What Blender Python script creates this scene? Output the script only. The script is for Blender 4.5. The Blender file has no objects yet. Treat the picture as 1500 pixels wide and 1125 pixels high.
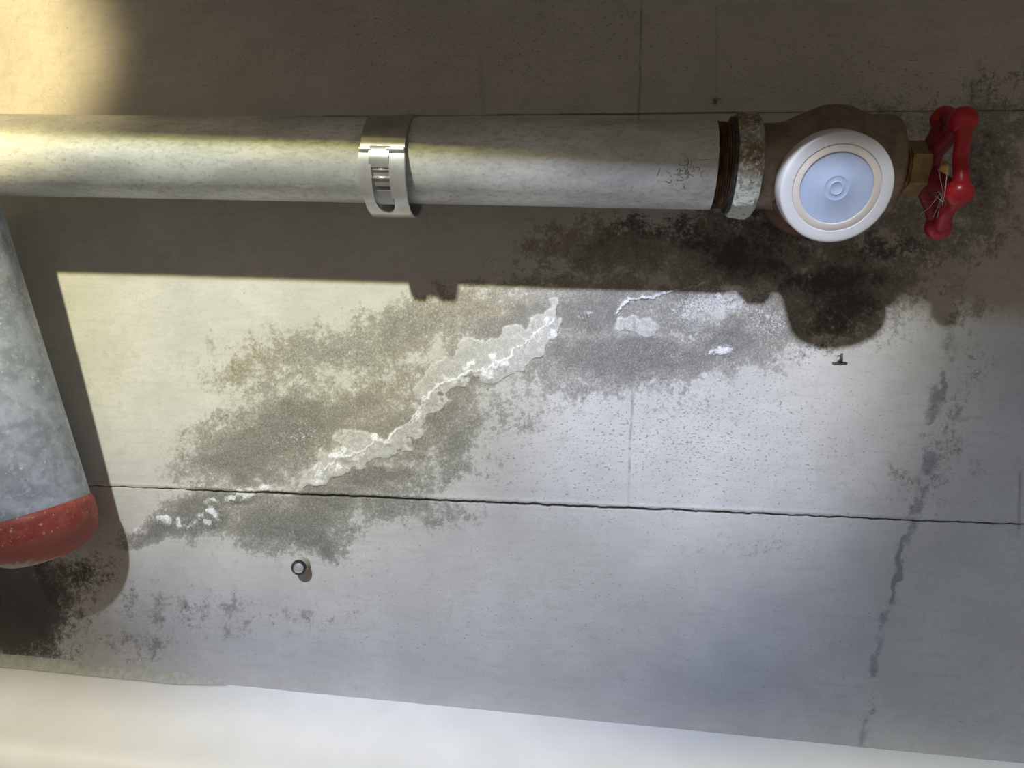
import bpy, bmesh, math, random
import numpy as np
from mathutils import Vector, Matrix, Quaternion

random.seed(7)
RNG = np.random.RandomState(11)
C = bpy.context.scene.collection
SC = bpy.context.scene

# ------------------------------------------------------------------ camera
F_PX = 1127.0                       # focal length for a 1500 px wide frame
D = 0.50                            # distance to the wall along the optical axis
YAW, ROLL = math.radians(5.8), math.radians(1.5)
fw = Vector((-math.sin(YAW), math.cos(YAW), 0))
r0 = Vector((math.cos(YAW), math.sin(YAW), 0))
u0 = Vector((0, 0, 1))
rt = r0 * math.cos(ROLL) + u0 * math.sin(ROLL)
up = -r0 * math.sin(ROLL) + u0 * math.cos(ROLL)
CAM = Vector((0, -D * math.cos(YAW), 0))

cam_data = bpy.data.cameras.new('camera')
cam_data.sensor_width = 36.0
cam_data.lens = 36.0 * F_PX / 1500.0
cam_data.clip_start = 0.01
cam = bpy.data.objects.new('camera', cam_data)
m = Matrix((rt, up, -fw)).transposed().to_4x4()
m.translation = CAM
cam.matrix_world = m
C.objects.link(cam)
SC.camera = cam


def P(px, py, gap=0.0):
    """point seen at a pixel of the photograph, on the plane `gap` in front of the wall"""
    d = fw + rt * ((px - 750) / F_PX) + up * ((562.5 - py) / F_PX)
    t = (-gap - CAM.y) / d.y
    return CAM + d * t


# ------------------------------------------------------------------ world, lights, exposure
SC.view_settings.view_transform = 'Standard'
SC.view_settings.look = 'None'
SC.view_settings.exposure = 0.0
SC.view_settings.gamma = 1.0
SC.view_settings.use_curve_mapping = False

w = bpy.data.worlds.new('world')
SC.world = w
w.use_nodes = True
w.node_tree.nodes['Background'].inputs[0].default_value = (0.80, 0.68, 0.56, 1)
w.node_tree.nodes['Background'].inputs[1].default_value = 0.235


def spot(name, loc, target, color, watts, angle, blend, radius):
    l = bpy.data.lights.new(name, 'SPOT')
    l.color, l.energy, l.spot_size, l.spot_blend, l.shadow_soft_size = color, watts, math.radians(angle), blend, radius
    o = bpy.data.objects.new(name, l)
    o.location = loc
    o.rotation_euler = (Vector(target) - Vector(loc)).to_track_quat('-Z', 'Y').to_euler()
    C.objects.link(o)
    return o


LDIST = 1.3
LAMP = CAM + (rt * -0.435 + up * 1.01 - fw) * LDIST
K = 80.0
spot('torch_core', LAMP, P(983, 431), (.80, .835, 1.0), 1.88 * K, 6.70, 0.32, 0.040)
spot('torch_corona', LAMP - up * 0.028, P(350, 183), (1.0, .90, .27), 1.92 * K, 13.96, 0.70, 0.040)
spot('torch_flood', LAMP, P(533, 36), (1.0, .99, .86), 1.88 * K, 20.95, 0.41, 0.040)
spot('torch_cold_rim', LAMP, P(633, 591), (.086, .311, 1.0), 1.05 * K, 14.2, 0.62, 0.040)
spot('cool_fill', LAMP, P(1688, 1184), (.42, .64, 1.0), .80 * K, 13.9, 0.84, 0.050)  # added cool fill to turn the lower right bluish
ledge_a, ledge_b = P(0, 952), P(1500, 1116)
edge_n = (ledge_b - LAMP).cross(ledge_a - LAMP).normalized()
if edge_n.z > 0: edge_n = -edge_n
edge_d = ((ledge_a + ledge_b) / 2 - LAMP).normalized()
ledge_fill_dir = edge_d * math.cos(math.radians(80)) + edge_n * math.sin(math.radians(80))
spot('ledge_fill', LAMP, LAMP + ledge_fill_dir, (1.0, .965, .83), 155, 160, 0.009, 0.03)  # added fill, cone edge laid along the ledge to brighten only that
spot('room_lamp', CAM + rt * 0.75 + up * 0.05 - fw * 0.6, P(-195, 60), (1.0, 0.80, 0.40), 300, 8.6, 0.38, 0.02)


# ------------------------------------------------------------------ helpers
def tag(o, label=None, cat=None, group=None, kind=None):
    if label: o['label'] = label
    if cat: o['category'] = cat
    if group: o['group'] = group
    if kind: o['kind'] = kind
    return o


def link(name, me, mat=None, parent=None, smooth=True):
    o = bpy.data.objects.new(name, me)
    C.objects.link(o)
    if mat is not None and len(me.materials) == 0:
        me.materials.append(mat)
    if smooth:
        me.polygons.foreach_set('use_smooth', [True] * len(me.polygons))
    if parent is not None:
        o.parent = parent
        o.matrix_parent_inverse = Matrix.Identity(4)
        o.location = -parent.location
    return o


def from_bm(name, bm, mat=None, parent=None, smooth=True, sharp=None):
    bmesh.ops.recalc_face_normals(bm, faces=bm.faces)
    me = bpy.data.meshes.new(name)
    bm.to_mesh(me)
    bm.free()
    o = link(name, me, mat, parent, smooth)
    if sharp:
        me.set_sharp_from_angle(angle=math.radians(sharp))
    return o


def empty(name, loc):
    o = bpy.data.objects.new(name, None)
    o.empty_display_size = 0.02
    o.location = loc
    C.objects.link(o)
    return o


def frame_of(axis, hint=Vector((0, 0, 1))):
    a = Vector(axis).normalized()
    b = (hint - a * hint.dot(a)).normalized()
    c = a.cross(b)
    return a, b, c


def lathe(bm, origin, axis, profile, n=64, hint=Vector((0, 0, 1)), closed_ends=True, jitter=None):
    """profile: list of (distance along the axis, radius)"""
    a, b, c = frame_of(axis, hint)
    rings = []
    for (h, r) in profile:
        ring = []
        for i in range(n):
            t = 2 * math.pi * i / n
            rr = r if jitter is None else r + jitter(h, t)
            ring.append(bm.verts.new(Vector(origin) + a * h + (b * math.cos(t) + c * math.sin(t)) * rr))
        rings.append(ring)
    for k in range(len(rings) - 1):
        for i in range(n):
            j = (i + 1) % n
            bm.faces.new((rings[k][i], rings[k][j], rings[k + 1][j], rings[k + 1][i]))
    if closed_ends:
        bm.faces.new(rings[0][::-1])
        bm.faces.new(rings[-1])
    return rings


def tube(bm, pts, radii, n=10, closed=False):
    pts = [Vector(p) for p in pts]
    k = len(pts)
    rings = []
    prev = None
    for i, p in enumerate(pts):
        if closed:
            d = pts[(i + 1) % k] - pts[i - 1]
        else:
            d = pts[min(i + 1, k - 1)] - pts[max(i - 1, 0)]
        d.normalize()
        h = prev if prev is not None else (Vector((0, 0, 1)) if abs(d.z) < 0.9 else Vector((1, 0, 0)))
        b = (h - d * h.dot(d)).normalized()
        prev = b
        c = d.cross(b)
        r = radii[i] if hasattr(radii, '__len__') else radii
        rings.append([bm.verts.new(p + (b * math.cos(2 * math.pi * q / n) + c * math.sin(2 * math.pi * q / n)) * r) for q in range(n)])
    last = k if closed else k - 1
    for i in range(last):
        A, B = rings[i], rings[(i + 1) % k]
        off = 0
        if closed and i == k - 1:
            off = min(range(n), key=lambda s: (A[0].co - B[s].co).length)
        for q in range(n):
            bm.faces.new((A[q], A[(q + 1) % n], B[(q + 1 + off) % n], B[(q + off) % n]))
    if not closed:
        bm.faces.new(rings[0][::-1])
        bm.faces.new(rings[-1])


def ball(bm, c, r, seg=20, sq=None):
    mt = Matrix.Translation(c)
    if sq is not None:
        mt = mt @ sq
    bmesh.ops.create_uvsphere(bm, u_segments=seg, v_segments=seg // 2 + 2, radius=r, matrix=mt)


def box(bm, c, size, rot=None):
    mt = Matrix.Translation(c)
    if rot is not None:
        mt = mt @ rot
    bmesh.ops.create_cube(bm, size=1.0, matrix=mt @ Matrix.Diagonal((size[0], size[1], size[2], 1)))


# node helper -----------------------------------------------------------
class NT:
    def __init__(self, name):
        self.mat = bpy.data.materials.new(name)
        self.mat.use_nodes = True
        self.t = self.mat.node_tree
        self.b = self.t.nodes['Principled BSDF']
        self.co = self.t.nodes.new('ShaderNodeTexCoord').outputs['Object']

    def inp(self, sock, v):
        if isinstance(v, bpy.types.NodeSocket):
            self.t.links.new(v, sock)
        elif isinstance(v, (tuple, list)) and len(v) == 3 and sock.type == 'RGBA':
            sock.default_value = (*v, 1)
        else:
            sock.default_value = v

    def noise(self, scale, detail=4, rough=0.55, dist=0.0, co=None, stretch=None):
        n = self.t.nodes.new('ShaderNodeTexNoise')
        co = co or self.co
        if stretch:
            mp = self.t.nodes.new('ShaderNodeMapping')
            mp.inputs['Scale'].default_value = stretch
            self.t.links.new(co, mp.inputs[0])
            co = mp.outputs[0]
        self.t.links.new(co, n.inputs['Vector'])
        for k, v in (('Scale', scale), ('Detail', detail), ('Roughness', rough), ('Distortion', dist)):
            n.inputs[k].default_value = v
        return n.outputs[0]

    def voro(self, scale, feature='F1', co=None):
        n = self.t.nodes.new('ShaderNodeTexVoronoi')
        n.feature = feature
        n.inputs['Scale'].default_value = scale
        self.t.links.new(co or self.co, n.inputs['Vector'])
        return n.outputs['Distance']

    def math(self, op, a, b=None, c=None):
        n = self.t.nodes.new('ShaderNodeMath')
        n.operation = op
        self.inp(n.inputs[0], a)
        if b is not None: self.inp(n.inputs[1], b)
        if c is not None: self.inp(n.inputs[2], c)
        return n.outputs[0]

    def step(self, v, lo, hi, a=0.0, b=1.0):
        n = self.t.nodes.new('ShaderNodeMapRange')
        n.interpolation_type = 'SMOOTHSTEP'
        for i, x in enumerate((v, lo, hi, a, b)):
            self.inp(n.inputs[i], x)
        return n.outputs[0]

    def mix(self, f, a, b, mode='MIX'):
        n = self.t.nodes.new('ShaderNodeMix')
        n.data_type = 'RGBA'
        n.blend_type = mode
        self.inp(n.inputs[0], f)
        self.inp(n.inputs[6], a)
        self.inp(n.inputs[7], b)
        return n.outputs[2]

    def attr(self, name):
        n = self.t.nodes.new('ShaderNodeAttribute')
        n.attribute_name = name
        s = self.t.nodes.new('ShaderNodeSeparateColor')
        self.t.links.new(n.outputs['Color'], s.inputs[0])
        return s.outputs[0], s.outputs[1], s.outputs[2], n.outputs['Alpha']

    def sep(self, v=None):
        s = self.t.nodes.new('ShaderNodeSeparateXYZ')
        self.t.links.new(v or self.co, s.inputs[0])
        return s.outputs

    def bump(self, h, strength=0.4, dist=0.001):
        n = self.t.nodes.new('ShaderNodeBump')
        n.inputs['Strength'].default_value = strength
        n.inputs['Distance'].default_value = dist
        self.t.links.new(h, n.inputs['Height'])
        self.t.links.new(n.outputs[0], self.b.inputs['Normal'])

    def out(self, color, rough=0.8, metal=0.0, **kw):
        self.inp(self.b.inputs['Base Color'], color)
        self.inp(self.b.inputs['Roughness'], rough)
        self.inp(self.b.inputs['Metallic'], metal)
        for k, v in kw.items():
            self.inp(self.b.inputs[k.replace('_', ' ')], v)
        return self.mat


# ------------------------------------------------------------------ numpy noise and masks (wall weathering)
def vnoise(x, y, seed):
    rs = np.random.RandomState(seed)
    tab = rs.rand(257, 257)
    xi, yi = np.floor(x).astype(int), np.floor(y).astype(int)
    fx, fy = x - xi, y - yi
    fx, fy = fx * fx * (3 - 2 * fx), fy * fy * (3 - 2 * fy)
    xi, yi = xi % 256, yi % 256
    a, b, c, d = tab[yi, xi], tab[yi, xi + 1], tab[yi + 1, xi], tab[yi + 1, xi + 1]
    return (a * (1 - fx) + b * fx) * (1 - fy) + (c * (1 - fx) + d * fx) * fy


def fbm(x, y, size, seed, octaves=4, gain=0.5):
    s, amp, tot = 0, 1.0, 0
    for k in range(octaves):
        s = s + amp * vnoise(x / size * 2 ** k + 13.7 * k, y / size * 2 ** k + 7.1 * k, seed + k)
        tot += amp
        amp *= gain
    return s / tot                       # 0..1


def sstep(v, lo, hi):
    t = np.clip((v - lo) / (hi - lo), 0, 1)
    return t * t * (3 - 2 * t)


def blobs(X, Y, lst):
    out = np.zeros_like(X)
    for (cx, cy, rx, ry, rot, amp) in lst:
        c, s = math.cos(math.radians(rot)), math.sin(math.radians(rot))
        dx, dy = X - cx, Y - cy
        u, v = (dx * c + dy * s) / rx, (-dx * s + dy * c) / ry
        out = np.maximum(out, amp * np.clip(1.25 - 0.75 * np.sqrt(u * u + v * v), 0, 1))
    return out


def path_dist(X, Y, pts):
    """distance to a polyline minus its interpolated half width; pts: (x, y, halfwidth)"""
    best = np.full(X.shape, 1e6)
    for (x0, y0, w0), (x1, y1, w1) in zip(pts[:-1], pts[1:]):
        dx, dy = x1 - x0, y1 - y0
        t = np.clip(((X - x0) * dx + (Y - y0) * dy) / (dx * dx + dy * dy), 0, 1)
        d = np.hypot(X - x0 - t * dx, Y - y0 - t * dy) - (w0 + t * (w1 - w0))
        best = np.minimum(best, d)
    return best


# ------------------------------------------------------------------ wall
seam_low = P(750, 737.5).z
seam_top = P(900, 166.5).z
xs = np.concatenate([[-1.2, -0.8, -0.5], np.arange(-0.41, 0.33, 0.00080), [0.40, 0.6, 1.0]])
zc = np.arange(-0.255, 0.27, 0.00080)
for zs in (seam_low, seam_top):
    zc = zc[np.abs(zc - zs) > 0.0024]
    zc = np.concatenate([zc, zs + np.arange(-0.0024, 0.00241, 0.0003)])
zs_ = np.concatenate([[-0.9, -0.6, -0.35], np.sort(zc), [0.32, 0.36]])
GX, GZ = np.meshgrid(xs, zs_)
# where every wall vertex appears in the photograph (used to place stains and painted shade on the wall)
dxw, dyw, dzw = GX - CAM.x, 0 - CAM.y, GZ - CAM.z
den = dxw * fw.x + dyw * fw.y
PX = 750 + F_PX * (dxw * rt.x + dyw * rt.y + dzw * rt.z) / den
PY = 562.5 - F_PX * (dxw * up.x + dyw * up.y + dzw * up.z) / den

n1, n2 = fbm(PX, PY, 90, 21), fbm(PX, PY, 90, 31)
n3, n4 = fbm(PX, PY, 22, 41), fbm(PX, PY, 22, 51)
n5 = fbm(PX, PY, 9, 61, 3)
n6 = fbm(PX, PY, 260, 71)
WX = PX + (n1 - .5) * 70 + (n3 - .5) * 26
WY = PY + (n2 - .5) * 60 + (n4 - .5) * 26
SX, SY = PX + (n3 - .5) * 16 + (n5 - .5) * 8, PY + (n4 - .5) * 16 + (n5 - .5) * 8

damp_shade = blobs(WX, WY, [
    (395, 640, 125, 60, -28, 1.15), (345, 690, 80, 26, 5, 1.1), (430, 605, 60, 30, -20, 1.2), (500, 605, 130, 44, -32, .9), (550, 708, 70, 24, -10, 1.1),
    (425, 765, 105, 42, 5, 1.1), (450, 800, 70, 26, 12, 1.15), (480, 735, 80, 22, 5, 1.15), (565, 735, 90, 28, 8, .85), (640, 748, 80, 22, 5, .55),
    (235, 777, 70, 14, -18, 1.0), (300, 752, 70, 22, -15, 1.1), (345, 735, 60, 18, 0, 1.0),
    (470, 515, 160, 40, -10, .74), (345, 535, 75, 36, -20, .68), (600, 482, 125, 46, -25, .82), (690, 450, 120, 40, -10, .8), (420, 560, 110, 30, -20, .6),
    (668, 420, 60, 20, 0, .5), (760, 470, 110, 46, -20, .92), (860, 455, 110, 52, -10, 1.0), (800, 425, 150, 24, 0, .66),
    (905, 520, 175, 50, -6, 1.05), (1045, 505, 130, 46, -12, 1.02), (1130, 470, 80, 44, -10, .9), (1000, 440, 150, 40, 0, .8), (1090, 440, 90, 40, 0, .7),
    (660, 645, 85, 50, -35, .85), (640, 590, 80, 60, -35, .92), (560, 640, 110, 56, -30, .85), (740, 620, 100, 50, -15, .52), (730, 560, 110, 30, -25, .8),
    (275, 890, 140, 36, 8, .46), (200, 930, 100, 36, 10, .44), (60, 880, 70, 90, 0, 1.0), (430, 900, 130, 22, 5, .40), (850, 572, 80, 26, -10, .66), (700, 690, 120, 24, -10, .36),  # strong lower-left blob: damp, with cast shade painted in
    (900, 370, 150, 40, 0, .9), (1080, 370, 120, 70, 0, 1.05), (1230, 420, 120, 80, 0, 1.0), (1350, 330, 90, 70, 0, .75),
    (1440, 240, 70, 130, 5, .8), (1330, 180, 120, 40, 0, .55), (1390, 620, 30, 160, 12, .45), (1350, 690, 90, 40, -10, .40), (1120, 800, 160, 24, -5, .30), (1010, 590, 80, 18, -5, .4), (1420, 460, 60, 24, -20, .55)])
brown = blobs(WX, WY, [(345, 525, 70, 30, -15, .9), (720, 445, 50, 26, 0, .7), (660, 435, 70, 30, 0, .6), (560, 590, 120, 60, -30, .5),
                       (870, 345, 150, 40, 0, .8), (780, 370, 120, 30, 0, .6)])
mould_shade = blobs(WX, WY, [
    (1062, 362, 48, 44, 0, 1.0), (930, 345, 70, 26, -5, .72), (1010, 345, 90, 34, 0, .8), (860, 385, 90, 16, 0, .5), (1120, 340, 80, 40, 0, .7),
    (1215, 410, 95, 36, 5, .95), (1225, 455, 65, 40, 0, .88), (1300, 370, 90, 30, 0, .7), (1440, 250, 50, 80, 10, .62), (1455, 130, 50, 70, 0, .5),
    (1052, 155, 12, 11, 0, .8), (20, 890, 92, 84, 0, 1.35), (110, 835, 60, 30, 0, .8), (1110, 380, 60, 40, 0, .75), (1195, 500, 50, 18, -20, .6), (1395, 445, 30, 60, 0, .45), (1150, 300, 120, 60, 0, .8)])  # lower-left blobs paint in a deep shadow by the capped pipe
mould_shade = mould_shade + 0 * damp_shade
# the dark run down the right of the wall
streak_pts = [(1428, 110, 14), (1412, 300, 16), (1398, 440, 12), (1382, 545, 5), (1372, 600, 7), (1362, 650, 15), (1350, 705, 12), (1335, 770, 4), (1322, 800, 4), (1312, 850, 5),
              (1303, 885, 3), (1290, 930, 2), (1282, 985, 4), (1270, 1060, 2), (1262, 1100, 1)]
sd = path_dist(SX, SY, streak_pts)
streak = sstep(-sd, -13, 5) * (0.30 + 0.62 * sstep(n4, .42, .6)) * (0.55 + 0.45 * sstep(PY, 470, 540))
core = np.maximum(path_dist(SX, SY, [(1384, 545, 1), (1376, 585, 3), (1366, 603, 1)]) * -1, -path_dist(SX, SY, [(1324, 792, 2), (1312, 850, 4), (1303, 884, 2)]))
streak = np.maximum(streak, 1.3 * sstep(core, -5, 2))

# mineral crust along the crack
crack_a = [(452, 706, 1), (475, 684, 1.5), (500, 668, 2.5), (530, 655, 2), (552, 645, 2.4), (575, 632, 2), (597, 617, 1.2), (608, 604, 1.2), (616, 588, 1.2), (624, 579, 2), (650, 563, 2), (690, 546, 2.4),
           (720, 537, 2), (745, 522, 1.6), (770, 503, 1.2), (785, 490, 1.2), (800, 478, 1.0), (812, 466, 1.0)]
crack_b = [(905, 458, 2.2), (910, 449, 2.0), (925, 439, 1.6), (940, 433, 2.2), (955, 434, 2.0), (968, 431, 1.2), (985, 424, 1.0), (1005, 420, .8), (1030, 416, .6)]
crack_a = [(x, y, w_ * (0.35 + 0.5 * random.random())) for (x, y, w_) in crack_a]
crack_b = [(x, y, w_ * (0.3 + 0.5 * random.random())) for (x, y, w_) in crack_b]
d_line = np.minimum(path_dist(SX, SY, crack_a), path_dist(SX, SY, crack_b))
wspots = [(622, 580, 8, 7), (690, 541, 7, 8), (726, 523, 9, 8), (738, 533, 8, 10), (805, 470, 9, 6), (812, 492, 8, 7), (505, 668, 20, 9), (482, 690, 24, 10), (520, 660, 16, 7),
          (358, 722, 24, 8), (345, 728, 14, 6), (309, 756, 14, 10), (312, 738, 12, 9), (275, 765, 13, 8), (240, 766, 12, 7), (205, 776, 8, 6), (385, 716, 10, 4), (615, 610, 6, 8), (268, 772, 8, 4), (700, 548, 24, 9), (670, 555, 18, 6), (940, 432, 12, 4),
          (1068, 430, 20, 10), (860, 462, 8, 4), (560, 640, 18, 6), (1052, 512, 16, 8), (460, 708, 14, 6)]
d_spot = np.full(PX.shape, 1e6)
for (cx, cy, rx, ry) in wspots:
    d_spot = np.minimum(d_spot, (np.hypot((SX - cx) / rx, (SY - cy) / ry) - 1) * min(rx, ry))
white = np.maximum(sstep(-d_line, -1.8, 0.8), sstep(-d_spot, -6, 3.0) * (0.18 + 0.75 * sstep(n5, .32, .68)))
white = np.maximum(white, 0.42 * sstep(-d_line, -20, 0) * sstep(n5, .30, .6))
crust_pts = [(440, 712, 10), (480, 688, 26), (520, 662, 24), (560, 652, 17), (600, 628, 16), (615, 600, 14), (640, 556, 22), (690, 536, 32), (740, 527, 32), (775, 503, 26), (803, 474, 20), (812, 462, 14)]
d_crust = path_dist(PX + (n3 - .5) * 44 + (n1 - .5) * 24, PY + (n4 - .5) * 44 + (n2 - .5) * 24, crust_pts)
d_pale = np.minimum((np.hypot((SX - 932) / 34, (SY - 474) / 13) - 1) * 13, (np.hypot((SX - 948) / 18, (SY - 485) / 9) - 1) * 9)
d_pale = np.minimum(d_pale, (np.hypot((SX - 515) / 30, (SY - 640) / 12) - 1) * 12)
crust_d = np.minimum(d_crust, d_pale + 1.0)
crust = sstep(-crust_d, -0.6, 1.6)
crust_edge = np.exp(-((crust_d + 1.0) / 1.8) ** 2)
chalk = blobs(WX, WY, [(1060, 440, 90, 34, -5, .9), (1120, 470, 60, 40, 0, .7), (950, 505, 110, 30, 0, .55), (1440, 270, 70, 90, 0, .5), (640, 460, 120, 50, -20, .55), (420, 640, 70, 40, -20, .62),
                       (500, 640, 70, 30, -20, .7), (420, 790, 60, 20, 0, .55), (1240, 440, 70, 30, 0, .5), (1100, 320, 60, 30, 0, .4), (1330, 330, 60, 40, 0, .45)])

lowseam_d = np.abs(GZ - seam_low - (fbm(PX, PY * 0, 20, 81, 4, .75) - .5) * 0.0016)
topseam_d = np.abs(GZ - seam_top - (fbm(PX, PY * 0, 40, 91, 3) - .5) * 0.0006)
vx1 = P(933, 300).x
vline_d = np.abs(GX - vx1 - (fbm(PX * 0, PY, 60, 95, 2) - .5) * 0.002)
vx2 = P(1494, 735).x
low_w = 0.00010 + 0.00055 * sstep(PX, 200, 430) * (1 - 0.6 * sstep(PX, 950, 1250)) + 0.0006 * (n5 - .5)
groove = sstep(-lowseam_d, -low_w - 0.0004, -low_w + 0.0003)
tw = 0.00015 + 0.0007 * (n3 - .4).clip(0) + 0.0003 * sstep(PX, 800, 950) * (1 - sstep(PX, 1060, 1090))
groove_t = sstep(-topseam_d, -tw - 0.0004, -tw + 0.0003)
vmark = sstep(-vline_d, -0.0011, -0.0002) * (0.35 + 0.65 * sstep(n3, .42, .6)) * (PY < 745) * (PY > -200)
vmark = np.maximum(vmark, sstep(-np.abs(GX - vx2), -0.0014, -0.0004) * (PY > 690) * (PY < 776) * 0.8)
vmark = np.maximum(vmark, sstep(-np.abs(PX - 705 - (PY - 100) * .05), -7, 0) * (PY > 90) * (PY < 180) * 0.35)
vmark = np.maximum(vmark, sstep(-np.abs(PX - 1050), -3, 0) * (PY > 10) * (PY < 150) * 0.35)

H = np.zeros_like(GX)                                  # relief towards the viewer, metres
H += (n1 - .5) * 0.0010 + (n3 - .5) * 0.00045
H += 0.00045 * crust * (0.7 + 0.6 * n5) + 0.0007 * sstep(-d_spot, -3, 4) + 0.0006 * sstep(-d_line, -1.5, 1.0)
H -= 0.0022 * groove + 0.0009 * groove_t + 0.0004 * vmark
H += 0.0005 * np.exp(-((GZ - seam_low - 0.0022) / 0.0011) ** 2)     # fin of cement above the seam
H -= 0.0006 * (damp_shade > .5) * (n5 - .4)
edge_fade = (np.abs(GX + 0.04) < 0.42) & (GZ > -0.3) & (GZ < 0.3)
H *= edge_fade

ny, nx = GX.shape
verts = np.stack([GX, -H, GZ], -1).reshape(-1, 3)
idx = np.arange(nx * ny).reshape(ny, nx)
quads = np.stack([idx[:-1, :-1], idx[:-1, 1:], idx[1:, 1:], idx[1:, :-1]], -1).reshape(-1, 4)
me = bpy.data.meshes.new('wall_back')
me.vertices.add(len(verts))
me.vertices.foreach_set('co', verts.astype(np.float32).ravel())
me.loops.add(quads.size)
me.loops.foreach_set('vertex_index', quads.astype(np.int32).ravel())
me.polygons.add(len(quads))
me.polygons.foreach_set('loop_start', np.arange(0, quads.size, 4, dtype=np.int32))
me.update()


def add_attr(name, chans):
    a = me.attributes.new(name, 'FLOAT_COLOR', 'POINT')
    a.data.foreach_set('color', np.stack(chans, -1).astype(np.float32).ravel())


add_attr('stain_shade', [damp_shade.clip(0, 2), brown.clip(0, 1), mould_shade.clip(0, 2), streak.clip(0, 2)])  # mould channel also holds the painted shadow
add_attr('mineral', [white.clip(0, 1), crust.clip(0, 1), crust_edge.clip(0, 1), chalk.clip(0, 1)])
pitty = blobs(WX, WY, [(1000, 640, 300, 120, 0, 1.0), (700, 60, 460, 120, 0, .8), (1250, 90, 260, 80, 0, .8), (640, 660, 160, 60, 0, .5), (1330, 150, 120, 50, 0, 1.0), (760, 900, 400, 120, 0, .35)])
add_attr('joint', [groove.clip(0, 1), groove_t.clip(0, 1), vmark.clip(0, 1), pitty.clip(0, 1)])

k = NT('weathered_concrete')
fine = k.noise(1150, 5, .68)
med = k.noise(330, 6, .66, .3)
wide = k.noise(95, 5, .62)
big = k.noise(24, 5, .6)
brush = k.noise(150, 5, .62, stretch=(0.30, 1, 1.6))
st = k.attr('stain_shade')
mi = k.attr('mineral')
jo = k.attr('joint')
cen = lambda v, a: k.math('MULTIPLY', k.math('SUBTRACT', v, .5), a)
base = k.mix(k.step(big, .3, .7), (0.455, 0.447, 0.425), (0.525, 0.517, 0.495))
base = k.mix(k.math('MULTIPLY', k.step(brush, .46, .70), .45), base, (0.40, 0.39, 0.37))
base = k.mix(k.math('MULTIPLY', k.step(wide, .50, .70), .42), base, (0.385, 0.375, 0.345))
base = k.mix(k.math('MULTIPLY', k.step(fine, .48, .68), .34), base, (0.36, 0.35, 0.33))
# pin holes and little nicks
dents = k.noise(860, 3, .55, stretch=(0.55, 1, 1))
pits = k.step(k.math('ADD', dents, k.math('MULTIPLY', jo[3], .10)), .685, .735)
base = k.mix(k.math('MULTIPLY', pits, .68), base, (0.17, 0.165, 0.155))
# damp, plus the shade painted in at the lower left
dm = k.math('ADD', k.math('ADD', st[0], cen(wide, 1.35)), k.math('ADD', cen(med, 1.45), cen(fine, .85)))
dmask = k.step(dm, .36, .66)
dcol = k.mix(st[1], (0.195, 0.187, 0.165), (0.24, 0.195, 0.135))
dcol = k.mix(k.step(k.math('ADD', fine, cen(med, .8)), .46, .70), dcol, (0.33, 0.32, 0.285))
dcol = k.mix(k.step(k.math('ADD', fine, cen(med, .6)), .46, .30), dcol, (0.115, 0.11, 0.093))
grit = k.noise(560, 3, .6)
dcol = k.mix(k.math('MULTIPLY', k.step(grit, .55, .64), .62), dcol, (0.42, 0.41, 0.38))
dcol = k.mix(k.math('MULTIPLY', k.step(grit, .43, .34), .60), dcol, (0.095, 0.09, 0.078))
near = k.step(st[0], .12, .5)
base = k.mix(k.math('MULTIPLY', near, k.math('MULTIPLY', k.step(grit, .52, .62), .34)), base, (0.27, 0.26, 0.23))
col = k.mix(k.math('MULTIPLY', dmask, .92), base, dcol)
deep = k.step(k.math('ADD', st[0], k.math('ADD', cen(med, .6), cen(wide, .5))), .74, 1.02)
col = k.mix(k.math('MULTIPLY', deep, .60), col, k.mix(k.step(fine, .45, .65), (0.10, 0.098, 0.088), (0.205, 0.20, 0.185)))
# white speckle
ck = k.step(k.math('ADD', k.math('MULTIPLY', mi[3], .45), k.math('ADD', k.math('MULTIPLY', fine, .6), k.math('MULTIPLY', med, .4))), .80, .93)
col = k.mix(k.math('MULTIPLY', ck, .75), col, (0.60, 0.60, 0.61))
# mould, plus the shadow painted at the lower left
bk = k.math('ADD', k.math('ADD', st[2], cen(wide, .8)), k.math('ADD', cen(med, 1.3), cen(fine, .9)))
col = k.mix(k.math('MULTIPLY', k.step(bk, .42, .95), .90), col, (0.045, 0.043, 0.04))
sk = k.math('ADD', st[3], k.math('ADD', cen(fine, 1.1), cen(med, .7)))
col = k.mix(k.math('MULTIPLY', k.step(sk, .15, 1.15), .62), col, (0.10, 0.105, 0.125))
# crust
cr = k.mix(k.step(k.math('ADD', fine, cen(med, .7)), .36, .66), (0.34, 0.335, 0.315), (0.52, 0.52, 0.50))
col = k.mix(k.math('MULTIPLY', mi[1], .86), col, cr)
col = k.mix(k.math('MULTIPLY', mi[2], k.step(med, .35, .6, .15, .65)), col, (0.60, 0.59, 0.56))
wv = k.math('ADD', mi[0], k.math('ADD', cen(fine, .9), cen(med, .5)))
col = k.mix(k.math('MULTIPLY', k.step(wv, .22, .95), .95), col, k.mix(k.step(fine, .4, .65), (0.62, 0.62, 0.66), (0.85, 0.85, 0.87)))
# joints
jn = k.step(k.math('ADD', jo[0], k.math('MULTIPLY', k.math('SUBTRACT', fine, .5), .5)), .25, .8)
col = k.mix(k.math('MULTIPLY', jn, .8), col, (0.09, 0.085, 0.075))
col = k.mix(k.math('MULTIPLY', jo[1], .75), col, (0.10, 0.085, 0.07))
col = k.mix(k.math('MULTIPLY', jo[2], .55), col, (0.16, 0.15, 0.14))
hgt = k.math('SUBTRACT', k.math('ADD', k.math('MULTIPLY', fine, .5), med), k.math('MULTIPLY', pits, 1.2))
k.bump(hgt, 0.40, 0.0007)
rough = k.math('SUBTRACT', .92, k.math('MULTIPLY', dmask, .22))
M_WALL = k.out(col, rough)
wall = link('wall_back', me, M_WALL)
tag(wall, kind='structure')

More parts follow.
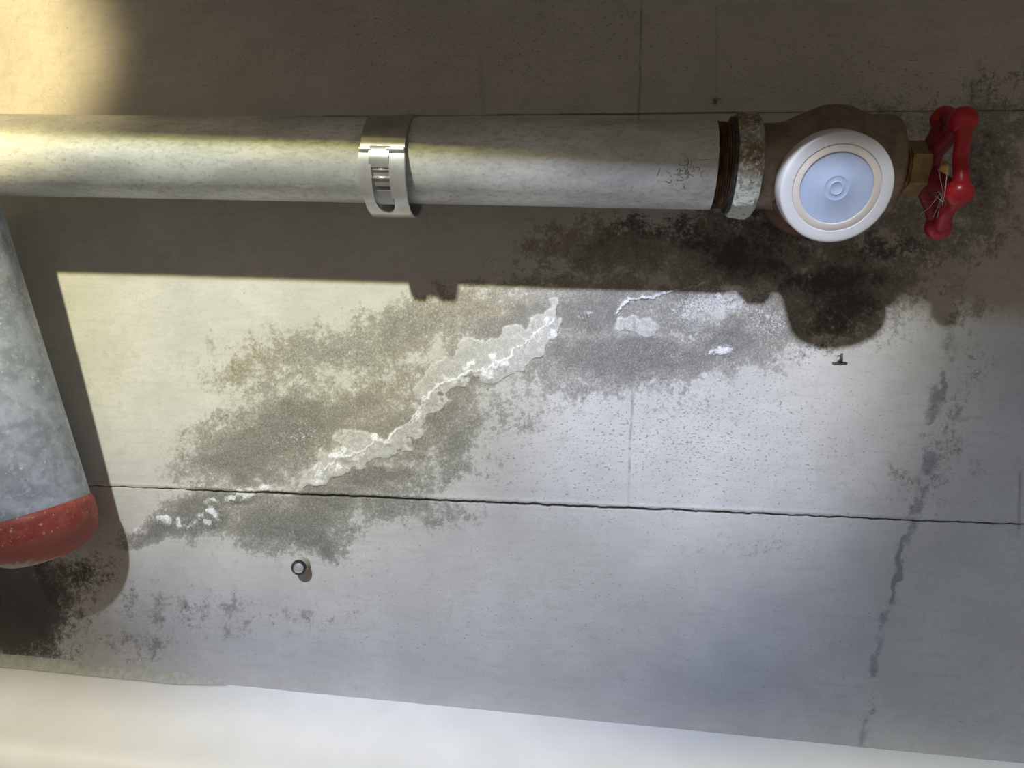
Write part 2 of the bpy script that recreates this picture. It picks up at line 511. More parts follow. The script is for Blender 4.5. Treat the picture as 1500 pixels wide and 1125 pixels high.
# the mineral deposit that grew out of the crack: its own thin raised piece on the wall
def deposit(name, mask, raise_by, label):
    fm = mask.ravel()[quads].mean(1) > 0.5
    q_ = quads[fm]
    used, inv = np.unique(q_.ravel(), return_inverse=True)
    v = verts[used].copy()
    v[:, 1] -= raise_by
    d = bpy.data.meshes.new(name)
    d.vertices.add(len(v)); d.vertices.foreach_set('co', v.astype(np.float32).ravel())
    d.loops.add(q_.size); d.loops.foreach_set('vertex_index', inv.astype(np.int32).ravel())
    d.polygons.add(len(q_)); d.polygons.foreach_set('loop_start', np.arange(0, q_.size, 4, dtype=np.int32))
    d.update()
    for an in ('stain_shade', 'mineral', 'joint'):
        src = np.empty(len(verts) * 4, np.float32)
        me.attributes[an].data.foreach_get('color', src)
        d.attributes.new(an, 'FLOAT_COLOR', 'POINT').data.foreach_set('color', src.reshape(-1, 4)[used].ravel())
    link(name, d, M_WALL, wall)['label'] = label


deposit('mineral_crust', np.maximum(crust, white * (PX < 850) * (PX > 430) * (PY < 716)), 0.00025, 'pale scalloped mineral crust along the white crack')
deposit('mineral_vein', white * (PX >= 850), 0.00025, 'short white mineral vein below the level pipe')
deposit('mineral_nodule', white * (PX < 430) * (PY > 718), 0.00025, 'white mineral nodules below the joint on the left')


# ------------------------------------------------------------------ materials
def galvanised(name, c0, c1, c2, scale=60, long=(1, 1, 1), metal=.55, rough=.5):
    q = NT(name)
    a = q.noise(scale, 6, .6, stretch=long)
    f = q.noise(scale * 9, 4, .6, stretch=long)
    sp = q.noise(520, 3, .5)
    c = q.mix(q.step(a, .35, .65), c0, c1)
    c = q.mix(q.math('MULTIPLY', q.step(f, .48, .70), .45), c, c2)
    g = q.noise(420, 4, .65, stretch=(.7, 1, 1))
    c = q.mix(q.math('MULTIPLY', q.step(g, .50, .68), .30), c, (0.20, 0.20, 0.195))
    c = q.mix(q.math('MULTIPLY', q.step(sp, .66, .75), .5), c, (0.10, 0.095, 0.09))
    q.bump(f, .12, .0006)
    return q.out(c, q.step(f, .2, .8, rough - .08, rough + .14), metal)


M_PIPE = galvanised('galvanised_pipe_steel', (0.50, 0.525, 0.53), (0.68, 0.71, 0.72), (0.37, 0.38, 0.38), 60, (.35, 1, 1), .42, .5)
q = NT('weathered_galvanised_steel')
a = q.noise(70, 6, .65, .4)
b = q.noise(260, 5, .6)
sp = q.noise(330, 3, .5)
c = q.mix(q.step(a, .35, .65), (0.31, 0.35, 0.42), (0.50, 0.56, 0.67))
c = q.mix(q.math('MULTIPLY', q.step(b, .5, .7), .6), c, (0.62, 0.68, 0.78))
c = q.mix(q.step(sp, .68, .72), c, (0.78, 0.76, 0.70))
q.bump(b, .2, .0006)
M_STANDPIPE = q.out(c, .62, .15)
q = NT('rusted_pipe_thread')
a = q.noise(160, 5, .6, stretch=(4, .4, .4))
M_THREAD = q.out(q.mix(q.step(a, .4, .65), (0.045, 0.026, 0.017), (0.17, 0.082, 0.042)), .5, .4)
q = NT('worn_red_paint')
a = q.noise(150, 6, .65)
b = q.noise(420, 4, .6)
c = q.mix(q.step(a, .4, .7), (0.33, 0.055, 0.04), (0.42, 0.11, 0.08))
c = q.mix(q.step(b, .61, .69), c, (0.55, 0.42, 0.38))
M_REDBAND = q.out(c, .55)
q = NT('worn_red_cap_end')
a = q.noise(200, 6, .65)
zl = q.sep()[2]
za = q.math('ADD', a, q.step(zl, P(60, 826, .05).z, P(60, 808, .05).z, .16, -.22))
M_REDEND = q.out(q.mix(q.step(za, .38, .62), (0.30, 0.085, 0.065), (0.36, 0.34, 0.31)), .65)
q = NT('bright_clamp_steel')
a = q.noise(90, 5, .6)
M_CLAMP = q.out(q.mix(q.step(a, .35, .7), (0.62, 0.64, 0.66), (0.78, 0.80, 0.82)), .34, .8)
q = NT('dull_clamp_steel')
a = q.noise(90, 5, .6)
M_CLAMPDULL = q.out(q.mix(q.step(a, .35, .7), (0.36, 0.36, 0.36), (0.48, 0.48, 0.49)), .38, .75)
q = NT('tarnished_bronze')
a = q.noise(70, 6, .62)
b = q.noise(420, 5, .62)
c = q.mix(q.step(a, .35, .65), (0.15, 0.125, 0.09), (0.27, 0.215, 0.16))
c = q.mix(q.math('MULTIPLY', q.step(b, .55, .72), .5), c, (0.35, 0.33, 0.28))
q.bump(b, .3, .0006)
M_BRONZE = q.out(c, .48, .45)
q = NT('red_brown_bronze')
a = q.noise(120, 6, .62)
M_BRONZERED = q.out(q.mix(q.step(a, .35, .65), (0.085, 0.042, 0.034), (0.15, 0.08, 0.06)), .42, .3)
q = NT('verdigris_crust')
a = q.noise(90, 6, .65, .5)
b = q.noise(420, 5, .65)
z = q.sep()[2]
zz = q.math('ADD', z, q.math('MULTIPLY', q.math('SUBTRACT', a, .5), .03))
low = q.step(zz, P(1085, 285, .07).z, P(1085, 255, .07).z, 1.0, 0.0)
c = q.mix(q.step(a, .42, .60), (0.19, 0.13, 0.075), (0.31, 0.33, 0.27))
wht = q.step(q.math('ADD', b, q.math('MULTIPLY', low, .2)), .5, .68)
c = q.mix(wht, c, (0.55, 0.60, 0.56))
q.bump(b, .6, .0012)
M_VERD = q.out(c, .8, .1)
q = NT('brass_nut')
a = q.noise(200, 5, .6)
M_BRASS = q.out(q.mix(q.step(a, .4, .7), (0.24, 0.17, 0.085), (0.36, 0.27, 0.14)), .42, .6)
q = NT('blackened_brass')
M_DARKBRASS = q.out(q.mix(q.step(q.noise(200, 4, .6), .4, .7), (0.05, 0.042, 0.03), (0.10, 0.08, 0.05)), .5, .4)
q = NT('polished_stem_brass')
M_STEM = q.out((0.55, 0.34, 0.12), .28, .9)
q = NT('red_enamel_wheel')
a = q.noise(120, 5, .6)
b = q.noise(700, 3, .5)
c = q.mix(q.step(a, .35, .7), (0.36, 0.012, 0.022), (0.50, 0.02, 0.03))
q.bump(q.noise(160, 4, .5), .12, .001)
M_RED = q.out(c, .32)
q = NT('dark_red_enamel')
a = q.noise(150, 5, .6)
M_REDDARK = q.out(q.mix(q.step(a, .35, .7), (0.20, 0.012, 0.028), (0.29, 0.02, 0.035)), .5)  # darker red for rim, spokes and hub


def plastic(name, c, trans=.25):
    q = NT(name)
    n = q.noise(150, 3, .5)
    cc = q.mix(q.math('MULTIPLY', q.step(n, .4, .7), .15), c, (0.62, 0.64, 0.68))
    return q.out(cc, .38, 0.0, Subsurface_Weight=.35, Subsurface_Radius=(0.006, 0.006, 0.006), Subsurface_Scale=1.0)


M_CAP = plastic('milky_plastic', (0.64, 0.66, 0.72))
M_CAPRING = plastic('milky_plastic_step', (0.64, 0.60, 0.56))
M_CAPDISC = plastic('milky_plastic_thin_disc', (0.40, 0.49, 0.70))
q = NT('cream_painted_board')
a = q.noise(30, 4, .5)
b = q.noise(300, 4, .6)
q.bump(b, .06, .0005)
M_LEDGE = q.out(q.mix(q.step(a, .3, .7), (0.80, 0.79, 0.73), (0.85, 0.84, 0.79)), .6)
q = NT('rough_plaster')
a = q.noise(260, 5, .65)
q.bump(a, .5, .001)
M_PLASTER = q.out(q.mix(q.step(a, .35, .7), (0.42, 0.42, 0.35), (0.54, 0.54, 0.47)), .9)
q = NT('dark_iron')
M_IRON = q.out(q.mix(q.step(q.noise(300, 3, .5), .4, .6), (0.03, 0.03, 0.035), (0.07, 0.065, 0.06)), .6, .3)
q = NT('dried_residue_crust')
M_RESIDUE = q.out(q.mix(q.step(q.noise(300, 3, .5), .4, .6), (0.13, 0.125, 0.12), (0.26, 0.25, 0.24)), .85)
q = NT('stub_sleeve_plastic')
M_STUB = q.out(q.mix(q.step(q.noise(200, 3, .5), .4, .6), (0.36, 0.33, 0.27), (0.44, 0.41, 0.35)), .6)
q = NT('stub_bright_metal')
M_STUBCORE = q.out((0.75, 0.76, 0.78), .3, .7)
q = NT('cobweb_silk')
M_WEB = q.out((0.62, 0.58, 0.58), .8)
q = NT('plain_soffit_plaster')
M_SHADE_SOFFIT = q.out(q.mix(q.noise(20, 4, .5), (0.40, 0.38, 0.35), (0.48, 0.46, 0.43)), .9)

# ------------------------------------------------------------------ unseen soffit added above the frame to shade the pipe, and ledge below
def toward_lamp_at(pt, y):
    t = (y - pt.y) / (LAMP.y - pt.y)
    return pt + (LAMP - pt) * t


SOF_Y = -0.29
A1, A2 = toward_lamp_at(P(300, 221, .078), SOF_Y), toward_lamp_at(P(950, 255, .078), SOF_Y)
slope = (A2.z - A1.z) / (A2.x - A1.x)
bm = bmesh.new()
x0, x1 = -1.1, 0.9
z0, z1 = A1.z + slope * (x0 - A1.x), A1.z + slope * (x1 - A1.x)
vs = [bm.verts.new(v) for v in [(x0, SOF_Y, z0), (x1, SOF_Y, z1), (x1, 0.0, z1), (x0, 0.0, z0),
                                (x0, SOF_Y, 0.9), (x1, SOF_Y, 0.9), (x1, 0.0, 0.9), (x0, 0.0, 0.9)]]
for f in ((0, 1, 2, 3), (7, 6, 5, 4), (0, 4, 5, 1), (1, 5, 6, 2), (2, 6, 7, 3), (3, 7, 4, 0)):
    bm.faces.new([vs[i] for i in f])
tag(from_bm('shade_soffit', bm, M_SHADE_SOFFIT, smooth=False), kind='structure')

# ledge: a board with a rounded front nose, slightly out of level, touching the wall
La, Lb = P(0, 970), P(1500, 1118)
ldir = (Lb - La).normalized()
front = P(0, 1086, 0.12)
depth = 0.06
drop = La.z - P(0, 1092, depth).z
bm = bmesh.new()
prof = [(0.0, 0.0), (-depth + .012, -drop * .9), (-depth + .005, -drop * .93 - .0012), (-depth + .0012, -drop * .95 - .005), (-depth, -drop - .012), (-depth, -0.16), (0.0, -0.16)]
ends = []
for s in (-0.5, 1.3):
    o = La + ldir * s
    ends.append([bm.verts.new((o.x, y, o.z + z)) for (y, z) in prof])
n = len(prof)
for i in range(n):
    j = (i + 1) % n
    bm.faces.new((ends[0][i], ends[0][j], ends[1][j], ends[1][i]))
bm.faces.new(ends[0][::-1])
bm.faces.new(ends[1])
ledge = from_bm('trim_1', bm, M_LEDGE, sharp=40)
tag(ledge, kind='structure')

# ragged plaster fillet between ledge and wall, on the left
bm = bmesh.new()
cols = []
for i in range(140):
    px = -40 + i * 374 / 139.0
    base_y = 970 + px * 148 / 1500.0
    top = 962 + (px - 0) * .092 + (vnoise(np.array([px / 14.0]), np.array([3.0]), 5)[0] - .5) * 9 + (vnoise(np.array([px / 45.0]), np.array([9.0]), 6)[0] - .5) * 8
    top = min(top - 1, base_y - 4)
    if px < 120: top = min(top, base_y - 14)
    if px > 285: top += ((px - 285) / 49.0) ** 2 * (base_y - top)
    row = []
    dip = 3.0 * min(1, max(0, (330 - px) / 60.0))
    for kk in range(6):
        f = kk / 5.0
        p = P(px, base_y + dip + (top - base_y - dip) * f, 0)
        th = 0.0010 + 0.0030 * (1 - f) ** 1.5 * dip / 3.0 + 0.0006 * vnoise(np.array([px / 9.0]), np.array([f * 3]), 8)[0]
        if kk == 5: th = -0.0006
        row.append(bm.verts.new((p.x, -th, p.z)))
    cols.append(row)
for a_, b_ in zip(cols[:-1], cols[1:]):
    for kk in range(5):
        bm.faces.new((a_[kk], b_[kk], b_[kk + 1], a_[kk + 1]))
tag(from_bm('plaster_smear', bm, M_PLASTER, wall), label='ragged cream plaster smear on the wall above the left end of the white ledge')

# ------------------------------------------------------------------ horizontal pipe
GAP = 0.055
R = 0.0243
pa, pb = P(0, 227.5, GAP), P(1040, 242.5, GAP)
ax = (pb - pa).normalized()
pl = pa - ax * 0.22
pr = pb


def on_axis(px):
    """point of the pipe axis that appears at column px"""
    lo, hi = -0.4, 1.2
    for _ in range(50):
        md = (lo + hi) / 2
        p = pa + ax * md
        v = p - CAM
        if 750 + F_PX * v.dot(rt) / v.dot(fw) < px: lo = md
        else: hi = md
    return pa + ax * lo


pipe = empty('galvanized_pipe', on_axis(560))
tag(pipe, 'long grey galvanized steel pipe running level across the wall into the bronze valve', 'pipe')
bm = bmesh.new()
Lp = (on_axis(1043) - pl).length
lathe(bm, pl, ax, [(i * Lp / 40.0, R) for i in range(41)], 72)
from_bm('pipe_wall', bm, M_PIPE, pipe, sharp=50)
bm = bmesh.new()
t0, t1 = (on_axis(1042) - pl).length, (on_axis(1066) - pl).length
prof = []
nt_ = 7
for i in range(nt_):
    s = t0 + (t1 - t0) * i / nt_
    w_ = (t1 - t0) / nt_
    prof += [(s, R - .0012), (s + w_ * .5, R - .0002 - .0001 * i), (s + w_ * .9, R - .0012)]
lathe(bm, pl, ax, prof, 64)
from_bm('threaded_end', bm, M_THREAD, pipe, sharp=30)['label'] = 'rusty brown threaded pipe end'

# dried crusty squiggle near the right end of the pipe
bm = bmesh.new()
pv = (Vector((0, 0, 1)) - ax * ax.z).normalized()
pn = ax.cross(pv)
if pn.y > 0: pn = -pn
rq = random.Random(9)
for i in range(26):
    s_, t_, hd = rq.gauss(0, .0055), -24 + rq.gauss(0, 7), rq.random() * 6.28
    pts = []
    for j in range(7):
        tt = math.radians(t_)
        pts.append(on_axis(1000) + ax * s_ + (pn * math.cos(tt) + pv * math.sin(tt)) * (R + .0001))
        hd += rq.gauss(0, .9)
        s_ += math.cos(hd) * .0008; t_ += math.sin(hd) * 1.9
    tube(bm, pts, .00014, 6)
from_bm('dried_residue', bm, M_RESIDUE, pipe)['label'] = 'dark dried residue squiggles near the threaded end'

# ------------------------------------------------------------------ pipe clamp
upv = (Vector((0, 0, 1)) - ax * ax.z).normalized()
nrm = ax.cross(upv).normalized()          # into or out of the wall
if nrm.y > 0: nrm = -nrm                  # towards the viewer
cl0 = on_axis(588)
clamp = empty('pipe_clamp', Vector((cl0.x, 0, cl0.z)))
tag(clamp, 'split steel band clamp with a slotted buckle around the level pipe', 'clamp')
CW = (on_axis(610) - on_axis(549)).length
CX0 = on_axis(549)


def band_pt(s, deg, r, cz):
    """s metres along the pipe, angle 0 towards the viewer and 90 up"""
    t = math.radians(deg)
    return CX0 + ax * s + upv * (cz + r * math.sin(t)) + nrm * (r * math.cos(t))


def band(bm, cells, r_of, cz, th):
    """cells: list of (s0, s1, a0, a1) patches of a cylindrical band, solid with thickness th"""
    for (s0, s1, a0, a1) in cells:
        n_ = max(2, int(abs(a1 - a0) / 4) + 1)
        rows = []
        for i in range(n_ + 1):
            a_ = a0 + (a1 - a0) * i / n_
            r_ = r_of(a_)
            rows.append([bm.verts.new(band_pt(s, a_, rr, cz)) for (s, rr) in ((s0, r_), (s1, r_), (s1, r_ + th), (s0, r_ + th))])
        for A_, B_ in zip(rows[:-1], rows[1:]):
            for q_ in range(4):
                bm.faces.new((A_[q_], A_[(q_ + 1) % 4], B_[(q_ + 1) % 4], B_[q_]))
        bm.faces.new(rows[0][::-1])
        bm.faces.new(rows[-1])


TH = 0.0013
RB, CZ = 0.0272, -0.0032
px2m = CW / 61.0
bm = bmesh.new()
band(bm, [(0, CW, 0, 185)], lambda a_: RB if a_ > 10 else RB + .0006, CZ, TH)
band(bm, [(0, CW, -8, 1)], lambda a_: RB - .0009, CZ, TH)
ub = from_bm('upper_band', bm, M_CLAMPDULL, clamp, sharp=40)
# lower band with a U-shaped slot
bm = bmesh.new()
band(bm, [(0, 15 * px2m, -50, -3), (42 * px2m, CW, -50, -3)], lambda a_: RB + .0016, CZ, TH)
na, ns = 30, 24
grid = []
for i in range(na + 1):
    a_ = -50 - (185 - 50) * i / na if i > 14 else -50 - 32 * i / 14.0
    if i > 14: a_ = -82 - (185 - 82) * (i - 14) / (na - 14.0)
    f = min(1, i / 14.0)
    s_l, s_r = 15 * px2m, 42 * px2m
    cxs = (s_l + s_r) / 2
    halfw = (s_r - s_l) / 2 * math.sqrt(max(0, 1 - (max(0, f - .15) / .7) ** 2)) if f < .85 else 0.0
    row = []
    for j in range(ns + 1):
        if j <= ns // 2: s = (cxs - halfw) * j / (ns // 2)
        else: s = cxs + halfw + (CW - cxs - halfw) * (j - ns // 2 - 1) / (ns // 2 - 1)
        row.append(s)
    grid.append((a_, row, halfw))
for (a0_, ra, h0), (a1_, rb_, h1) in zip(grid[:-1], grid[1:]):
    for j in range(ns):
        if j == ns // 2 and (h0 > 1e-5 or h1 > 1e-5):
            continue
        q4 = [band_pt(ra[j], a0_, RB + .0016, CZ), band_pt(ra[j + 1], a0_, RB + .0016, CZ), band_pt(rb_[j + 1], a1_, RB + .0016, CZ), band_pt(rb_[j], a1_, RB + .0016, CZ)]
        if (q4[0] - q4[1]).length < 1e-7 and (q4[2] - q4[3]).length < 1e-7: continue
        bm.faces.new([bm.verts.new(v) for v in q4])
bmesh.ops.remove_doubles(bm, verts=bm.verts, dist=1e-6)
lb = from_bm('lower_band', bm, M_CLAMP, clamp, sharp=40)
sd_ = lb.modifiers.new('thickness', 'SOLIDIFY')
sd_.thickness, sd_.offset = TH, 0.0
# rolled ends of the two prongs
for (s0, s1) in ((0, 15 * px2m), (37 * px2m, CW)):
    bm = bmesh.new()
    pts = [band_pt(s0, 2, RB + .0026, CZ), band_pt(s1, 2, RB + .0026, CZ)]
    tube(bm, pts, .0014, 12)
    from_bm('rolled_end', bm, M_CLAMP, clamp, sharp=40)
# hook tongue of the upper band
bm = bmesh.new()
band(bm, [(13.5 * px2m, 41 * px2m, -17, 6)], lambda a_: RB + .0028 - .0018 * ((a_ + 6) / 12.0) ** 2, CZ, TH)
from_bm('hook_tongue', bm, M_CLAMP, clamp, sharp=40)
# plate and pins in the slot
bm = bmesh.new()
band(bm, [(13 * px2m, 44 * px2m, -38, -17)], lambda a_: RB + .0002, CZ, .0008)
from_bm('slot_plate', bm, M_CLAMPDULL, clamp, sharp=40)
for a_ in (-19, -28):
    bm = bmesh.new()
    tube(bm, [band_pt(12 * px2m, a_, RB + .0016, CZ), band_pt(45 * px2m, a_, RB + .0016, CZ)], .0006, 10)
    from_bm('cross_pin', bm, M_CLAMP, clamp)
# inner lip of the band seen below the tongue
bm = bmesh.new()
band(bm, [(18 * px2m, 40 * px2m, -64, -44)], lambda a_: RB + .0002, CZ, .0007)
from_bm('inner_strap', bm, M_CLAMPDULL, clamp, sharp=40)
# fixing stud back to the concrete
bm = bmesh.new()
c_ = band_pt(CW / 2, 180, RB, CZ)
lathe(bm, Vector((c_.x, 0.002, c_.z)), Vector((0, -1, 0)), [(0, .008), (.005, .008), (.005, .004), (-c_.y + .004, .004)], 24)
from_bm('fixing_stud', bm, M_CLAMPDULL, clamp, sharp=40)

# ------------------------------------------------------------------ hose valve
vorg = on_axis(1205)
valve = empty('hose_valve', vorg)
tag(valve, 'tarnished bronze angle valve with red handwheel and milky round cap, ending the level pipe', 'valve')
vd = lambda px: (on_axis(px) - vorg).dot(ax)
S = 0.000366                                            # metres per pixel here


# eight sided crusted collar
bm = bmesh.new()
prof = [(vd(1069), .0235), (vd(1070), .0268), (vd(1074), .0282), (vd(1098), .0282), (vd(1105), .0268), (vd(1107), .022)]
a_, b_, c_ = frame_of(ax)
rings = []
for (h, r) in prof:
    ring = []
    for i in range(64):
        t = 2 * math.pi * i / 64
        seg = math.pi / 4
        tt = ((t + seg / 2 + .14) % seg) - seg / 2
        rr = r * (math.cos(seg / 2) / math.cos(tt)) * 1.045
        rr += (vnoise(np.array([t * 6]), np.array([h * 700]), 17)[0] - .5) * .0016 + (vnoise(np.array([t * 2.3]), np.array([h * 250]), 19)[0] - .5) * .0018
        ring.append(bm.verts.new(vorg + a_ * h + (b_ * math.cos(t) + c_ * math.sin(t)) * rr))
    rings.append(ring)
for A_, B_ in zip(rings[:-1], rings[1:]):
    for i in range(64):
        j = (i + 1) % 64
        bm.faces.new((A_[i], A_[j], B_[j], B_[i]))
bm.faces.new(rings[0][::-1]); bm.faces.new(rings[-1])
from_bm('inlet_collar', bm, M_VERD, valve, sharp=30)['label'] = 'green and white crusted inlet collar'
# dark ring standing in for the shaded gap behind the thread
bm = bmesh.new()
lathe(bm, vorg, ax, [(vd(1064), .0222), (vd(1065), .0262), (vd(1070), .0262), (vd(1070.5), .0222)], 64)
from_bm('gap_shade_ring', bm, M_IRON, valve, sharp=40)
# body
bm = bmesh.new()
prof = [(vd(1100), .0228), (vd(1125), .0232), (vd(1145), .0240), (vd(1160), .0262), (vd(1178), .0300), (vd(1195), .0325), (vd(1212), .0332), (vd(1232), .0322), (vd(1250), .0298),
        (vd(1262), .0281), (vd(1295), .0280), (vd(1301), .0270), (vd(1304), .0248), (vd(1305), .012)]
lathe(bm, vorg, ax, prof, 80)
from_bm('valve_body', bm, M_BRONZE, valve, sharp=50)
# outlet neck towards the viewer and down
nout = Vector((0.0, -math.cos(math.radians(24)), -math.sin(math.radians(24))))
oc = P(1226, 276, 0.088)                                # centre of the cap's front face
bm = bmesh.new()
lathe(bm, oc, -nout, [(.004, .026), (.02, .026), (.022, .0290), (.032, .0290), (.034, .0330), (.0375, .0345), (.046, .0345), (.050, .033), (.058, .029)], 72)
from_bm('outlet_neck', bm, M_BRONZERED, valve, sharp=40)
# raised cast marks on the shoulder of the neck
bm = bmesh.new()
a_, b_, c_ = frame_of(-nout)
for row_, hh in ((0, .0395), (1, .0432)):
    for i in range(-6, 7):
        if (i + row_ * 2) % 5 == 4: continue
        t = math.radians(i * 7.2 + row_ * 2 - 4)
        rad = b_ * math.cos(t) + c_ * math.sin(t)
        tan = -b_ * math.sin(t) + c_ * math.cos(t)
        mt = Matrix((tan, a_, rad)).transposed().to_4x4()
        box(bm, oc + a_ * hh + rad * .0346, (.0024 if i % 2 else .0032, .0010, .0007), mt)
from_bm('cast_marking', bm, M_BRONZE, valve, smooth=False)
# milky cap
CR = .0281
bm = bmesh.new()
lathe(bm, oc, -nout, [(.0150, CR - .0018), (.0150, CR - .0002), (.0140, CR), (.0008, CR), (.0002, CR - .0004), (.0, CR - .0010), (0.0, CR - .0030),
                      (0.0, .0223), (.0008, .0219), (.0045, .0219)], 96)
cap = from_bm('outlet_cap', bm, M_CAP, valve, sharp=60)
cap['label'] = 'round milky white plastic dust cap'


def cap_child(name, prof, mat):
    bm = bmesh.new()
    lathe(bm, oc, -nout, prof, 96)
    o = from_bm(name, bm, mat, None, sharp=50)
    o.parent = cap
    o.matrix_parent_inverse = Matrix.Identity(4)
    return o


cap_child('step_ring', [(.0030, .0222), (.0007, .0221), (.0004, .0217), (.0004, .0184), (.0010, .0181), (.0030, .0181)], M_CAPRING)
cap_child('cap_disc', [(.0034, .0182), (.0010, .0181), (.0010, .0066), (.0008, .0062), (.0010, .0058), (.0010, .0036), (.0007, .0032), (.0010, .0028), (.0010, .0004)], M_CAPDISC)

# bonnet, packing nut and stem
bm = bmesh.new()
lathe(bm, vorg, ax, [(vd(1296), .013), (vd(1318), .0125), (vd(1319), .0100), (vd(1326), .0100)], 48)
from_bm('bonnet', bm, M_DARKBRASS, valve, sharp=40)
bm = bmesh.new()
lathe(bm, vorg, ax, [(vd(1311), .0105), (vd(1312), .0130), (vd(1315), .0134), (vd(1317), .0118), (vd(1319), .0134), (vd(1322), .0130), (vd(1323), .0105)], 48)
from_bm('gland_ring', bm, M_STEM, valve, sharp=60)
bm = bmesh.new()
hexh = Quaternion(ax, math.radians(15)) @ upv
lathe(bm, vorg, ax, [(vd(1320), .0125), (vd(1323), .0148), (vd(1349), .0148), (vd(1353), .0128), (vd(1353.5), .004)], 6, hint=hexh)
nut = from_bm('packing_nut', bm, M_BRASS, valve, smooth=False)
bm = bmesh.new()
lathe(bm, vorg, ax, [(vd(1340), .0042), (vd(1385), .0042)], 24)
from_bm('stem', bm, M_STEM, valve, sharp=40)

# handwheel: dished hub, spokes to five lobes, pinched rim
WAX = (ax + nrm * 0.15 + upv * 0.0).normalized()       # wheel axis, turned slightly
wb = (upv - WAX * upv.dot(WAX)).normalized()
wc = WAX.cross(wb)
if wc.y > 0: wc = -wc                                   # wc points to the viewer
wcen = on_axis(1386)
WR = 0.0310


def wpt(phi, r, h=0.0):
    t = math.radians(phi)
    return wcen + WAX * h + (wb * math.cos(t) + wc * math.sin(t)) * r


PH0 = 56
bm = bmesh.new()
NR = 120
pts, rad = [], []
for i in range(NR):
    ph = PH0 + 360.0 * i / NR
    cs = (1 + math.cos(math.radians(5 * (ph - PH0)))) / 2
    pts.append(wpt(ph, WR - .0070 * (1 - cs), 0.0))
    rad.append(.0036 + .0004 * cs ** 3)
tube(bm, pts, rad, 14, closed=True)
for i in range(5):
    ph = PH0 + 72 * i
    tube(bm, [wpt(ph, .005, -.0095), wpt(ph, .012, -.0085), wpt(ph, .021, -.004), wpt(ph, WR, 0)], [.0052, .0048, .0045, .0050], 12)
lathe(bm, wcen + WAX * -.0145, WAX, [(0, .0075), (.001, .0085), (.008, .0088), (.010, .0075)], 32)
wheel = from_bm('handwheel', bm, M_REDDARK, valve)
wheel['label'] = 'red five lobed handwheel, darker on its inner side'
rm = wheel.modifiers.new('fuse', 'REMESH')
rm.mode = 'VOXEL'
rm.voxel_size = 0.0007
rm.use_smooth_shade = True
sm = wheel.modifiers.new('smooth', 'SMOOTH')
sm.factor, sm.iterations = 0.6, 8
for i in range(5):
    bm = bmesh.new()
    ball(bm, wpt(PH0 + 72 * i, WR + .0004), .0072, 28)
    kb = from_bm('knob', bm, M_RED, None)
    kb.parent = wheel
    kb.matrix_parent_inverse = Matrix.Identity(4)
for i in (0, 1):
    bm = bmesh.new()
    pts, rad = [], []
    for j in range(25):
        f = j / 24.0
        ph = PH0 + 72 * (f if i == 0 else f + 1)
        cs = (1 + math.cos(math.radians(360 * f))) / 2
        pts.append(wpt(ph, WR - .0070 * (1 - cs), .0003)); rad.append(.0039 + .0006 * cs ** 3)
    tube(bm, pts, rad, 16)
    g = from_bm('grip', bm, M_RED, None)
    g.parent = wheel
    g.matrix_parent_inverse = Matrix.Identity(4)

# cobweb between the spokes
bm = bmesh.new()
rw = random.Random(3)
for i in range(16):
    p = wpt(100 + rw.random() * 170, .012 + rw.random() * .02, -.010 + rw.random() * .006) + nrm * .004
    q_ = wpt(100 + rw.random() * 170, .012 + rw.random() * .022, -.012 + rw.random() * .008) + nrm * .004
    md = (p + q_) / 2 + Vector((0, -.001, -.0015))
    tube(bm, [p, md, q_], .00012, 5)
web = from_bm('cobweb', bm, M_WEB)
tag(web, 'thin pale cobweb strands strung across the inner side of the red handwheel', 'cobweb', kind='stuff')

# ------------------------------------------------------------------ standpipe at the left, closed by a red cap
RS, GS = 0.0330, 0.040
e_end = P(52, 756, GS)
e_top = P(-76, 352, GS + .018)
dirn = (e_end - e_top).normalized()
stand = empty('capped_pipe', e_end)
tag(stand, 'fat weathered grey pipe slanting down the left edge, closed by a red painted cap', 'pipe')
Ls = (e_end - e_top).length
start = e_top - dirn * 0.02
tot = Ls + 0.02
bm = bmesh.new()
lathe(bm, start, dirn, [(i * (tot - .003) / 30.0, RS) for i in range(31)], 72)
from_bm('pipe_wall', bm, M_STANDPIPE, stand, sharp=50)
bm = bmesh.new()
lathe(bm, start, dirn, [(tot - .0045, RS), (tot - .004, RS + .0008), (tot + .0000, RS + .0014), (tot + .007, RS + .0014), (tot + .0105, RS + .0006)], 72)
from_bm('red_band', bm, M_REDBAND, stand, sharp=50)['label'] = 'band of worn red paint'
bm = bmesh.new()
pr_ = [(tot + .0100, RS + .0006)]
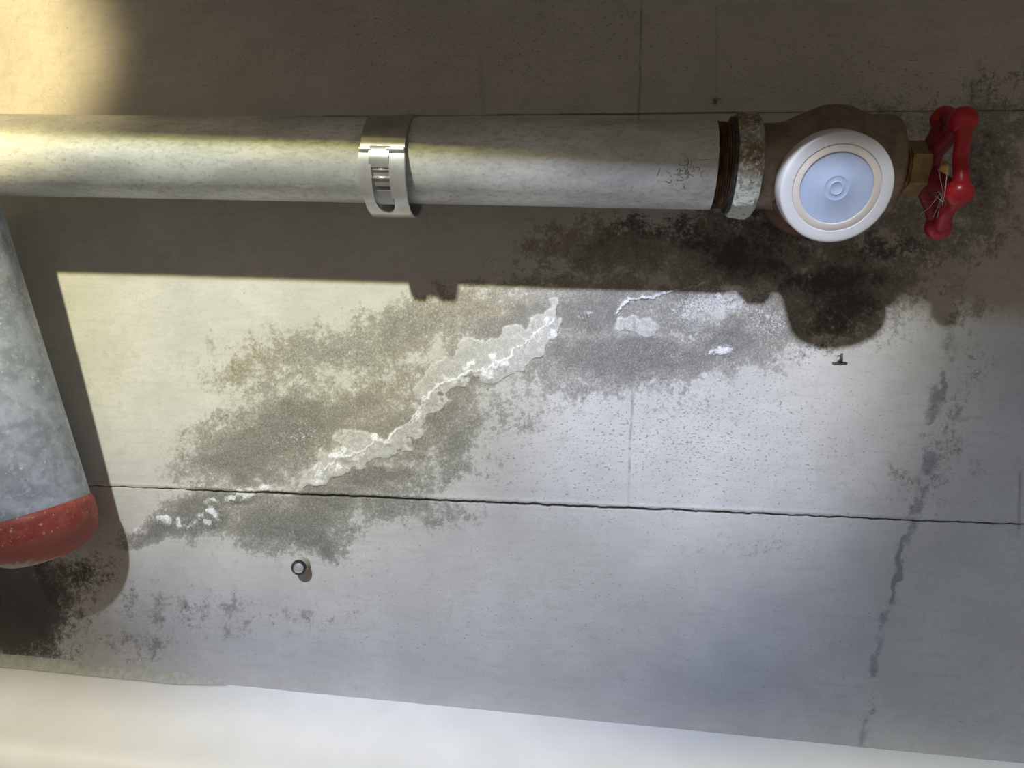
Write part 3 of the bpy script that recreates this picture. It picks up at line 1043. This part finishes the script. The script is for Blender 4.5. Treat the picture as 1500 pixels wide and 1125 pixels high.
for i in range(1, 13):
    t = math.pi / 2 * i / 12
    pr_.append((tot + .0100 + .0185 * math.sin(t), (RS + .0006) * (0.30 + .70 * math.cos(t)) if i < 12 else .009))
lathe(bm, start, dirn, pr_, 72)
from_bm('cap_end', bm, M_REDEND, stand, sharp=60)['label'] = 'rounded end, red paint worn to grey'
# small dark scuff on the pipe above the band
# ------------------------------------------------------------------ small fixings on the wall
# cut anchor stub
sb = P(444, 826, 0)
stub = empty('anchor_stub', Vector((sb.x, 0, sb.z)))
tag(stub, 'short cut anchor stub sticking out of the wall below the damp stain', 'anchor')
bm = bmesh.new()
lathe(bm, Vector((sb.x, .003, sb.z)), Vector((0, -1, -.06)), [(0, .0048), (.0105, .0048), (.0115, .0044), (.0115, .0036), (.0090, .0035)], 32)
from_bm('sleeve', bm, M_STUB, stub, sharp=40)
bm = bmesh.new()
lathe(bm, Vector((sb.x, .003, sb.z)), Vector((0, -1, -.06)), [(.0098, .0049), (.0110, .0051), (.0118, .0048), (.0118, .0036), (.0105, .0036)], 32)
from_bm('rim', bm, M_IRON, stub, sharp=40)['label'] = 'dark rim'
bm = bmesh.new()
lathe(bm, Vector((sb.x, .003, sb.z)), Vector((0, -1, -.06)), [(.006, .0036), (.0108, .0036), (.0114, .0020), (.0115, .0004)], 32)
from_bm('core', bm, M_STUBCORE, stub, sharp=60)['label'] = 'bright metal core'

# bent nail
nb = P(1228, 531, 0)
bm = bmesh.new()
tube(bm, [(nb.x, .003, nb.z), (nb.x, -.002, nb.z + .0004), (nb.x + .0004, -.0042, nb.z + .0022), (nb.x + .0006, -.0045, nb.z + .0056)], [.0008, .0008, .0009, .0007], 10)
tube(bm, [(nb.x - .0040, -.0010, nb.z - .0002), (nb.x, -.0016, nb.z), (nb.x + .0052, -.0008, nb.z - .0003)], [.0003, .0005, .0003], 8)
tube(bm, [(nb.x + .0004, -.0044, nb.z + .0040), (nb.x - .0022, -.0048, nb.z + .0038)], [.0005, .0004], 8)
nail = from_bm('bent_nail', bm, M_IRON)
tag(nail, 'small dark bent nail and wire scrap in the wall below the round cap', 'nail')
